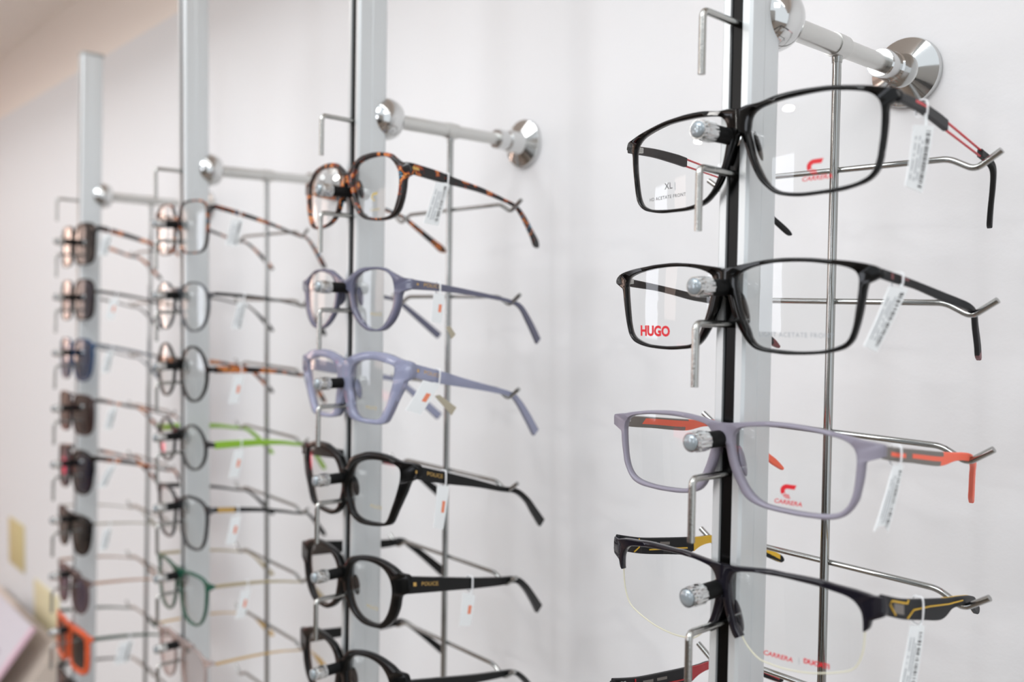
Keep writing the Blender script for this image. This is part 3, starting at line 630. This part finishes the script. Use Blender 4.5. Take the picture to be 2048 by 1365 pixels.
TGD = {"g1":[[12.1,63.4],[29.3,65.4],[19.5,38.0],[5.2,39.4],[24.0,72.0]],"g2":[[4.0,3.2],[19.9,2.7],[-3.7,-21.9],[-13.5,-19.3],[15.9,6.2]],"g3":[[7.7,-62.9],[16.1,-63.9],[3.5,-88.0],[-7.6,-86.1],[14.6,-59.9]],"g4":[[24.4,-126.3],[37.4,-129.6],[26.7,-159.5],[12.1,-155.2],[36.2,-123.2]],"p1":[[19.9,73.9],[30.4,73.5],[21.6,45.5],[9.7,46.5],[30.0,76.7]],"p2":[[18.3,3.5],[27.5,2.6],[24.2,-16.1],[16.2,-14.7],[23.8,7.4]],"p3":[[9.7,-53.5],[23.7,-56.7],[7.3,-75.2],[-4.2,-71.4],[23.6,-52.1]],"p4":[[19.5,-120.3],[29.2,-121.6],[24.4,-149.1],[16.7,-146.5],[26.7,-116.4]],"p5":[[45.4,-194.1],[56.1,-197.7],[51.7,-217.2],[42.4,-215.6],[53.8,-189.9]]}
# ------------------------------------------------------------------ nearest rack: five spectacles
GB = 'spectacles on the nearest rack'
def traced(n): return Shape(GD[n]['I'], GD[n]['O'])
def pos(n): return GD[n]['k'], GD[n]['xo'], GD[n]['zc'], GD[n]['roll']
FROST = mat('frosted_lilac_grey_acetate', 'a39eae', .38, 0, .5, trans=.35)
SMOKE = mat('smoky_grey_acetate', '1c1a22', .10, 0, .4, trans=.15)
GUN = mat('gunmetal_temple', '3a3a3c', .5, 0, .15); GUNL = mat('warm_grey_temple', '77716b', .4, .3)
ORANGE = mat('orange_rubber', 'fb6a4a', .45); REDW = mat('red_wire', 'dc3c44', .4); YEL = mat('yellow_rubber', 'e8b92a', .45)
CHAR = mat('charcoal_rubber', '1f2021', .5, 0, .2); GREYT = mat('dark_grey_temple', '232426', .5, 0, .12); WINE = mat('dark_red_tip', '6e2a30', .4)
MATT = mat('matt_black_frame', '171618', .5, 0, .25); REDR = mat('red_rubber', 'b3262e', .45)

s = traced('g1')
r, s, tp, M = glasses(*pos('g1'), s, GD['g1']['T'], 'black rectangular spectacles with a red logo and thin red wire temples, topmost on nearest rack', GB, BLACK,
    pads=-13, segs=[(0, 3, 'temple', GUN, {}), (3, 4.1, 'wire', REDW, dict(dz=.78, hs=.17, th=.0005)), (3, 4.1, 'wire', REDW, dict(dz=-.78, hs=.17, th=.0005)), (4, 10, 'temple_tip', CHAR, {})])
lens_print(r, s, 1, 'CARRERA', 2.6, 35.4, -30.6, RED, sx=1.12, shear=.25, bold=.02)
lens_print(r, s, 1, c_logo(), 0, 34.9, -26.0, RED, 'logo')
lens_print(r, s, -1, 'XL', 4.2, -38.6, -25.0, INK); lens_print(r, s, -1, '|', 4.0, -34.6, -25.2, INKG)
lens_print(r, s, -1, 'HD ACETATE FRONT', 2.2, -39.8, -29.9, INK, spacing=1.12)
for sg in (1, -1): tp.patch(sg, 19, 30, .1, .62, 'red_badge', REDW, tp.obj[sg])
price_tag(0, tp, M, TGD['g1'][:4], TGD['g1'][4], 'white barcode price tag hanging from the black spectacles with red wire temples')

s = traced('g2')
r, s, tp, M = glasses(*pos('g2'), s, GD['g2']['T'], 'glossy black rectangular spectacles with red HUGO lens print, second from top on nearest rack', GB, BLACK,
    pads=-14, segs=[(0, 10, 'temple', GREYT, {}), (9.9, 12, 'temple_tip', WINE, {})])
lens_print(r, s, -1, 'HUGO', 6.4, -39.4, -24.9, RED, sx=1.0, bold=.045)
lens_print(r, s, 1, 'LIGHT ACETATE FRONT', 2.7, 33.2, -25.0, INKG, spacing=1.12)
for sg in (1, -1): tp.patch(sg, 12, 14, -.6, .7, 'red_mark', WINE, tp.obj[sg]); tp.patch(sg, 20, 27, .1, .7, 'red_mark', WINE, tp.obj[sg])
price_tag(0, tp, M, TGD['g2'][:4], TGD['g2'][4], 'white barcode price tag hanging from the spectacles with HUGO print', lean=-1)

s = traced('g3')
r, s, tp, M = glasses(*pos('g3'), s, GD['g3']['T'], 'frosted lilac grey rectangular spectacles with grey and orange temples, third on nearest rack', GB, FROST,
    pads=-13, segs=[(0, 3.15, 'temple', GUNL, {}), (3.0, 10, 'temple_tip', ORANGE, {})])
lens_print(r, s, 1, 'CARRERA', 2.5, 31.0, -26.6, RED, sx=1.12, shear=.25, bold=.02)
lens_print(r, s, 1, c_logo(), 0, 31.4, -22.0, RED, 'logo')
for sg in (1, -1):
    tp.patch(sg, 12, 25, -.35, .28, 'orange_inlay', ORANGE, tp.obj[sg]); tp.patch(sg, 31, 64, -.33, .33, 'orange_inlay', ORANGE, tp.obj[sg])
    tp.patch(sg, 24, 64, -.35, .72, 'orange_inlay', ORANGE, tp.obj[sg], out=-1, skew=3)
price_tag(0, tp, M, TGD['g3'][:4], TGD['g3'][4], 'narrow white price tag with a notched end on the orange temple spectacles', notch=True)

s = traced('g4')
r, s, tp, M = glasses(*pos('g4'), s, GD['g4']['T'], 'half-rim smoky dark spectacles with yellow lined temples, fourth on nearest rack', GB, SMOKE, GREYT,
    pads=-17, halfrim=True)
lens_print(r, s, 1, 'CARRERA', 2.7, 26.0, -27.6, RED, sx=1.12, shear=.25, bold=.02)
lens_print(r, s, 1, '|', 3.0, 35.4, -27.0, INKG); lens_print(r, s, 1, 'DUCATI', 2.6, 42.6, -26.6, RED, sx=1.1, bold=.05)
for sg in (1, -1):
    tp.wire(sg, [(24, .62), (13, .62), (11, .2), (16, -.75)], .00035, 'yellow_line', YEL, tp.obj[sg])
    tp.wire(sg, [(13, .62), (27, .62), (28, .95)], .00035, 'yellow_line', YEL, tp.obj[sg])
    tp.wire(sg, [(27, -.9), (33, .0), (50, .35), (70, .3), (85, .25)], .0003, 'yellow_line', YEL, tp.obj[sg])
    tp.patch(sg, 15, 24, -.55, .45, 'grey_badge', GUNL, tp.obj[sg])
    tp.wire(sg, [(22, .9), (22, -.2), (18, -.9)], .0004, 'yellow_line', YEL, tp.obj[sg], out=-1)
    tp.wire(sg, [(30, -.45), (45, -.3), (62, -.25)], .0004, 'yellow_line', YEL, tp.obj[sg], out=-1)
    for a in (28, 39): tp.patch(sg, a, a+8, .2, .55, 'grey_print', GUNL, tp.obj[sg], out=-1)
    tp.patch(sg, 68, 133, -1.05, 1.05, 'yellow_tip_lining', YEL, tp.obj[sg], out=-1)
price_tag(0, tp, M, TGD['g4'][:4], TGD['g4'][4], 'white barcode price tag on a cord below the yellow lined temple')

s = traced('g4')
r, s, tp, M = glasses(0, 2.0, -190.0, 3.0, s, GD['g4']['T'], 'half-rim matt black spectacles with red lined temples, lowest on nearest rack', GB, MATT, MATT,
    pads=-17, halfrim=True)
for sg in (1, -1):
    tp.wire(sg, [(22, .9), (22, -.2), (18, -.9)], .0004, 'red_line', REDR, tp.obj[sg], out=-1)
    tp.wire(sg, [(27, -.9), (31, -.4), (45, -.3), (62, -.3)], .0004, 'red_line', REDR, tp.obj[sg], out=-1)
    for a in (28, 39): tp.patch(sg, a, a+8, .2, .55, 'grey_print', GUNL, tp.obj[sg], out=-1)
    tp.patch(sg, 68, 133, -1.05, 1.05, 'red_tip_lining', REDR, tp.obj[sg], out=-1)

# ------------------------------------------------------------------ second rack
GB = 'spectacles on the second rack'
BLUEG = mat('translucent_slate_acetate', '72738a', .12, 0, .5, trans=.35)
LILAC = mat('translucent_periwinkle_acetate', 'b0b5d2', .10, 0, .5, trans=.5)
SATBLACK = mat('satin_black_acetate', '0a0b0b', .22, 0, .25)
DEMO = mat('gold_lens_print', 'b9a56a', .5)
OR = (.55, .82, .35, .62)
def police(tp, sg=1): tp.lettering(sg, 'POLICE', 3.4, 22, .15, GOLD, tp.obj[sg], sx=1.25)
def rivets(tp):
    for sg in (1, -1): tp.patch(sg, 6, 11, -.1, .35, 'gold_rivet', GOLD, tp.obj[sg])
r, s, tp, M = glasses(*pos('p1'), traced('p1'), GD['p1']['T'], 'brown and blue flecked tortoiseshell spectacles with crown-panto shape, top of second rack', GB, TORT, pads=-8)
lens_print(r, s, 1, 'CARRERA', 2.2, 33, -24.5, DEMO, sx=1.12, shear=.25); lens_print(r, s, 1, c_logo(), 0, 33, -16, DEMO, 'logo'); rivets(tp)
price_tag(1, tp, M, TGD['p1'][:4], TGD['p1'][4], 'white barcode price tag on the flecked tortoiseshell spectacles of the second rack')
r, s, tp, M = glasses(*pos('p2'), traced('p2'), GD['p2']['T'], 'translucent slate grey round spectacles with gold hinge marks, second on second rack', GB, BLUEG, pads=-8)
rivets(tp); police(tp); lens_print(r, s, 1, 'POLICE', 3, 38, -20, DEMO, sx=1.2)
t_ = price_tag(1, tp, M, TGD['p2'][:4], TGD['p2'][4], 'price tag with an orange mark on the slate grey round spectacles', code=False, orange=OR)
SMALL = mat('grey_gold_sticker', 'b5ad98', .5)
def small_label(k, pts, parent_tag):
    bm = bmesh.new(); M = rackM(k)
    for dx in (.0, .0003):
        bm.faces.new([bm.verts.new(M @ Vector((.0705+dx, y*1e-3, z*1e-3))) for y, z in pts])
    o = finish(bm, 'sticker', SMALL, None, False, solid=False); o.parent = parent_tag; o.matrix_parent_inverse = parent_tag.matrix_world.inverted()
    return o
bpy.context.view_layer.update(); small_label(1, [(28.5, -18), (32, -17.5), (36.5, -23), (33, -26)], t_)
k, xo, zc, ro = pos('p3')
r, s, tp, M = glasses(k, xo, zc+1.5, ro, traced('p3'), GD['p3']['T'], 'chunky translucent periwinkle angular spectacles, third on second rack', GB, LILAC, pads=-8, th=.004, tth=.0016)
rivets(tp); police(tp); lens_print(r, s, 1, 'POLICE', 3, 32, -19, DEMO, sx=1.2)
t_ = price_tag(1, tp, M, TGD['p3'][:4], TGD['p3'][4], 'wide slanting price tag on the periwinkle spectacles', code=False, orange=OR, lean=1)
bpy.context.view_layer.update(); small_label(1, [(20, -62.5), (24, -62), (38, -71), (34, -76)], t_)
k, xo, zc, ro = pos('p4')
r, s, tp, M = glasses(k, xo, zc+1.5, ro, traced('p4'), GD['p4']['T'], 'chunky black angular spectacles with gold lettering, fourth on second rack', GB, SATBLACK, pads=-8, th=.004, tth=.0016)
rivets(tp); police(tp); lens_print(r, s, 1, 'POLICE', 3, 36, -17, DEMO, sx=1.2)
price_tag(1, tp, M, TGD['p4'][:4], TGD['p4'][4], 'price tag with orange mark on the black angular spectacles', code=False, orange=OR)
k, xo, zc, ro = pos('p5')
r, s, tp, M = glasses(k, xo, zc+1.5, ro, traced('p5'), GD['p5']['T'], 'chunky black rounded spectacles with gold lettering, fifth on second rack', GB, SATBLACK, pads=-8, th=.004, tth=.0018)
rivets(tp); police(tp); lens_print(r, s, 1, 'POLICE', 3, 34, -17, DEMO, sx=1.2)
price_tag(1, tp, M, TGD['p5'][:4], TGD['p5'][4], 'price tag with orange mark on the black rounded spectacles', code=False, orange=OR)
r, s, tp, M = glasses(1, 2.5, -250.5, 2.5, traced('p5'), [[p[0], p[1]-2, p[2]*.8, p[3]] for p in GD['p5']['T']], 'black oval spectacles cut off by the picture bottom, lowest on second rack', GB, SATBLACK, pads=-8, th=.004, tth=.0016)

# ------------------------------------------------------------------ third and fourth racks (out of focus)
def tpath(z0, h0, h1=None, tip=2.2, x=66.5, drop=0):
    h1 = h1 or h0*.6
    return [(6, z0, h0, x), (28, z0*.72-1, h0*.95, x), (50, z0*.42-2.5, (h0+h1)/2, x), (70, z0*.15-5, h1, x), (86, -8.4, h1*.85, 66), (97, -10.5, h1*.9, 63.5), (105, -17+drop, h1*1.05, 60.5), (113, -26+drop, tip*.85, 57.5), (120, -35+drop, tip, 55), (123, -38+drop, tip*.5, 54)]
def simple(k, i, kind, box_, fm, label, tm=None, lm=None, rim=2.0, browrim=None, z0=None, h0=1.8, th=.003, tth=.0011, bh=2.6, cat='glasses', rollg=0, zoff=6, pads=-6, name='eyeglasses', tip=2.2, drop=0, Wd=67.5, yo=0):
    """box_: lens x0, x1, z0, z1 in mm relative to the peg"""
    x0, x1, zb, zt = box_; zc = (H0[k]-S*i)*1e3 + zoff
    s = shape_param(kind, (x1-x0)/2, (zt-zb)/2, (x0+x1)/2, (zt+zb)/2-zoff, rim, Wd, 0, bh, ez=(z0 if z0 is not None else zb+(zt-zb)*.78)-zoff, eh=h0*1.1, browrim=browrim)
    T = [(a, b-zoff, c, d) for a, b, c, d in tpath(z0 if z0 is not None else 8, h0, tip=tip, drop=drop)]
    grp = ('spectacles on the third rack', 'sunglasses and spectacles on the furthest rack')[k-2]
    return glasses(k, 0, zc, rollg, s, T, label, grp, fm, tm, lm, th=th, tth=tth, pads=pads, hinge=False, cat=cat, name=name, yoff=yo)
def simple_tag(k, tp, M, y, label, w=9, h=24, sl=-6, orange=None):
    q = tp.at(1, y*1e-3); v = rackM(k).inverted() @ M @ Vector((q[3], q[0], q[1])); yl, zl = v.y*1e3, v.z*1e3
    Q = [(yl-w*.75, zl-5), (yl+w*.25, zl-5.5), (yl+w*.25+sl, zl-5.5-h), (yl-w*.75+sl, zl-5-h)]
    price_tag(k, tp, M, Q, (yl, zl), label, code=orange is None, orange=orange)
GREYM = mat('slate_grey_metal', '4a4f55', .35, .3); GREEN = mat('lime_green_temple', '8fbf35', .4); DGREEN = mat('bottle_green_acetate', '1f5e4a', .2, trans=.3)
GREYTR = mat('clear_rose_frame', 'd9c4be', .2, trans=.6); PINKL = lens_mat('rose_tint_lens', (.97, .92, .91))
r, s, tp, M = simple(2, 0, 'square', (7, 57, -26, 19), TORT, 'blue and brown flecked square spectacles, top of third rack', rim=1.7, z0=13, h0=2.1)
simple_tag(2, tp, M, 29, 'grey-white price tag on the flecked spectacles of the third rack', w=11)
r, s, tp, M = simple(2, 1, 'panto', (9, 58, -31, 11), GREYM, 'thin slate and black round spectacles, second on third rack', BLACK, rim=1.5, z0=2, h0=1.5)
simple_tag(2, tp, M, 33, 'white price tag on the thin slate round spectacles')
r, s, tp, M = simple(2, 2, 'round', (9, 55, -29, 18), SATBLACK, 'black round spectacles with tortoiseshell temples, third on third rack', TORT2, rim=2.0, z0=.5, h0=3.0)
simple_tag(2, tp, M, 30, 'price tag with orange mark under the tortoiseshell temple', orange=OR)
r, s, tp, M = simple(2, 3, 'round', (9, 53, -26, 12), mat('dark_teal_black_frame', '15181a', .3), 'dark round spectacles with lime green temples, fourth on third rack', GREEN, rim=1.8, z0=-1, h0=3.2)
simple_tag(2, tp, M, 30, 'price tag with orange mark under the lime green temple', orange=OR)
r, s, tp, M = simple(2, 4, 'way', (8, 54, -33, 11), mat('charcoal_clear_frame', '2f3236', .2, trans=.3), 'charcoal cat-eye spectacles with gold and black temples, fifth on third rack', SATBLACK, rim=2.0, browrim=2.6, z0=7, h0=2.2)
for sg in (1, -1): tp.patch(sg, 8, 24, -1.02, 1.02, 'gold_sleeve', GOLD, tp.obj[sg], off=.0002)
simple_tag(2, tp, M, 27, 'price tag with orange mark beside the gold and black temple', orange=OR)
r, s, tp, M = simple(2, 5, 'cat', (7, 53, -37, 6), DGREEN, 'bottle green cat-eye spectacles, sixth on third rack', mat('grey_gold_temple', 'b8ab88', .3, .7), rim=2.0, browrim=2.8, z0=4, h0=1.5)
simple_tag(2, tp, M, 36, 'price tag with orange mark under the bottle green spectacles', orange=OR)
r, s, tp, M = simple(2, 6, 'panto', (8, 52, -38, 4), GREYTR, 'clear rose spectacles with thin gold temples, seventh on third rack', GOLD, lm=PINKL, rim=1.0, z0=0, h0=.9)

SG = 'sunglasses'
dk = lens_mat('dark_grey_sun_lens', (.16, .16, .17), 0, 1.2); nv = lens_mat('navy_sun_lens', (.12, .14, .24), 0, 1.2)
bl = lens_mat('blue_sun_lens', (.12, .26, .42), 0, 1.3); mr = lens_mat('maroon_sun_lens', (.22, .13, .13), 0, 1.2); pu = lens_mat('plum_sun_lens', (.40, .34, .42), 0, 1.2)
r, s, tp, M = simple(3, 0, 'rect', (7, 58, -26, 17), BLACK, 'black square sunglasses with dark brown temples, top of furthest rack', TORT2, dk, rim=2.4, browrim=4, z0=13, h0=3.0, cat=SG, name='sunglasses')
simple_tag(3, tp, M, 18, 'pale price tag on the topmost sunglasses of the furthest rack', w=10)
r, s, tp, M = simple(3, 1, 'square', (7, 58, -25, 19), BLACK, 'black sunglasses with navy lenses, second on furthest rack', BLACK, nv, rim=2.2, z0=6, h0=1.8, cat=SG, name='sunglasses')
simple_tag(3, tp, M, 26, 'price tag with orange mark on the navy lens sunglasses', orange=OR)
r, s, tp, M = simple(3, 2, 'way', (6, 57, -30, 15), mat('deep_blue_frame', '16466f', .15, trans=.2), 'blue wayfarer-style sunglasses, third on furthest rack', mat('steel_grey_temple', '77808a', .3, .5), bl, rim=2.4, z0=11, h0=1.8, cat=SG, name='sunglasses')
simple_tag(3, tp, M, 22, 'pale price tag on the blue sunglasses')
r, s, tp, M = simple(3, 3, 'square', (7, 60, -27, 16), mat('dark_maroon_frame', '2b1214', .15), 'dark maroon square sunglasses with brown temples, fourth on furthest rack', TORT2, mr, rim=2.2, z0=13, h0=1.7, cat=SG, name='sunglasses')
simple_tag(3, tp, M, 26, 'pale price tag on the dark maroon sunglasses')
r, s, tp, M = simple(3, 4, 'way', (6, 60, -30, 15), SATBLACK, 'large black sunglasses with slate lenses, fifth on furthest rack', TORT2, nv, rim=2.4, browrim=4, z0=13, h0=2.8, cat=SG, name='sunglasses', drop=-6)
simple_tag(3, tp, M, 26, 'slanting pale price tag on the large black sunglasses', sl=-12)
r, s, tp, M = simple(3, 5, 'cat', (7, 58, -35, 6), SATBLACK, 'black butterfly sunglasses with thin grey temples, sixth on furthest rack', mat('pale_gold_wire', 'a8a594', .3, .7), dk, rim=2.0, browrim=3, z0=4, h0=1.0, cat=SG, name='sunglasses')
simple_tag(3, tp, M, 22, 'pale price tag under the black butterfly sunglasses')
r, s, tp, M = simple(3, 6, 'panto', (8, 54, -38, 2), mat('rosewood_clear_frame', '6f5a58', .2, trans=.35), 'plum tinted round sunglasses with tan temples, seventh on furthest rack', mat('tan_temple', 'b08a72', .4), pu, rim=1.8, z0=2, h0=1.5, cat=SG, name='sunglasses')
r, s, tp, M = simple(3, 7, 'rect', (10, 52, -36, 2), mat('orange_acetate', 'd2562a', .3), 'bright orange frame sunglasses with dark green temples, eighth on furthest rack', mat('dark_green_temple', '17402f', .3), dk, rim=6.5, z0=4, h0=2.0, th=.004, cat=SG, name='sunglasses')
simple_tag(3, tp, M, 46, 'pale yellow-green price tag beside the dark green temple', w=16)

r, s, tp, M = simple(3, 8, 'square', (8, 56, -36, 4), SATBLACK, 'dark sunglasses half cut off at the bottom left, lowest on furthest rack', BLACK, dk, rim=2.2, z0=2, h0=1.8, cat=SG, name='sunglasses')
# ------------------------------------------------------------------ far left: notices on the wall and the slanted card stand
def wall_card(name, label, cat, x0, x1, z0, z1, m, th=.004, extra=None):
    bm = bmesh.new(); box(bm, ((x0+x1)/2, WY-th/2, Z0+(z0+z1)/2), (x1-x0, th, z1-z0), .001)
    o = tag(finish(bm, name, m), label, cat); return o
wall_card('wall_notice', 'small mustard yellow notice on the wall at far left', 'notice', -1.955, -1.84, -.567, -.47, mat('mustard_card', 'cdbd8c', .7))
wall_card('wall_notice', 'pale cream notice low on the wall beside the furthest rack', 'notice', -1.76, -1.60, -.66, -.56, mat('cream_card', 'ddd3ae', .6))
st = tag(empty('card_stand', Matrix.Translation((-1.6, .05, Z0-.75))), 'beige slanted stand at far left holding a tilted white card', 'stand')
bm = bmesh.new()
V = [bm.verts.new(p) for p in ((-.42, -.20, -.30), (.04, -.20, -.30), (.04, .10, -.30), (-.42, .10, -.30), (-.42, -.20, -.26), (.04, -.20, -.26), (.04, .10, .12), (-.42, .10, .12))]
for f in ((0, 1, 2, 3), (4, 5, 6, 7), (0, 1, 5, 4), (1, 2, 6, 5), (2, 3, 7, 6), (3, 0, 4, 7)): bm.faces.new([V[i] for i in f])
finish(bm, 'sloped_body', mat('beige_stand', 'cabdb1', .6), st, False)
bm = bmesh.new(); box(bm, (-.19, -.05, -.50), (.46, .30, .40), .004); finish(bm, 'base_cabinet', mat('beige_stand_base', 'c2b4a6', .6), st)
nrm = Vector((0, -.38, .30)).normalized(); up = Vector((0, .30, .38)).normalized()
cm = Matrix(((1, 0, 0, 0), (0, up.y, nrm.y, 0), (0, up.z, nrm.z, 0), (0, 0, 0, 1)))
cm = Matrix(((1, 0, 0, -1.62), (0, up.y, nrm.y, .0), (0, up.z, nrm.z, Z0-.765), (0, 0, 0, 1)))
card = tag(empty('printed_card', cm), 'white printed card with a pink edge leaning on the beige stand', 'card')
bm = bmesh.new(); box(bm, (-.10, .05, .012), (.26, .30, .006)); finish(bm, 'sheet', mat('cool_white_card', 'c9c6ce', .6), card, False)
bm = bmesh.new(); box(bm, (.035, .05, .0125), (.012, .30, .0062)); finish(bm, 'pink_edge', mat('pink_edge_print', 'd9b8c6', .6), card, False)
bm = bmesh.new(); box(bm, (-.06, .12, .0155), (.07, .03, .0006)); box(bm, (-.10, .04, .0155), (.08, .02, .0006)); finish(bm, 'grey_print', mat('soft_grey_print', 'a9a7ad', .6), card, False)
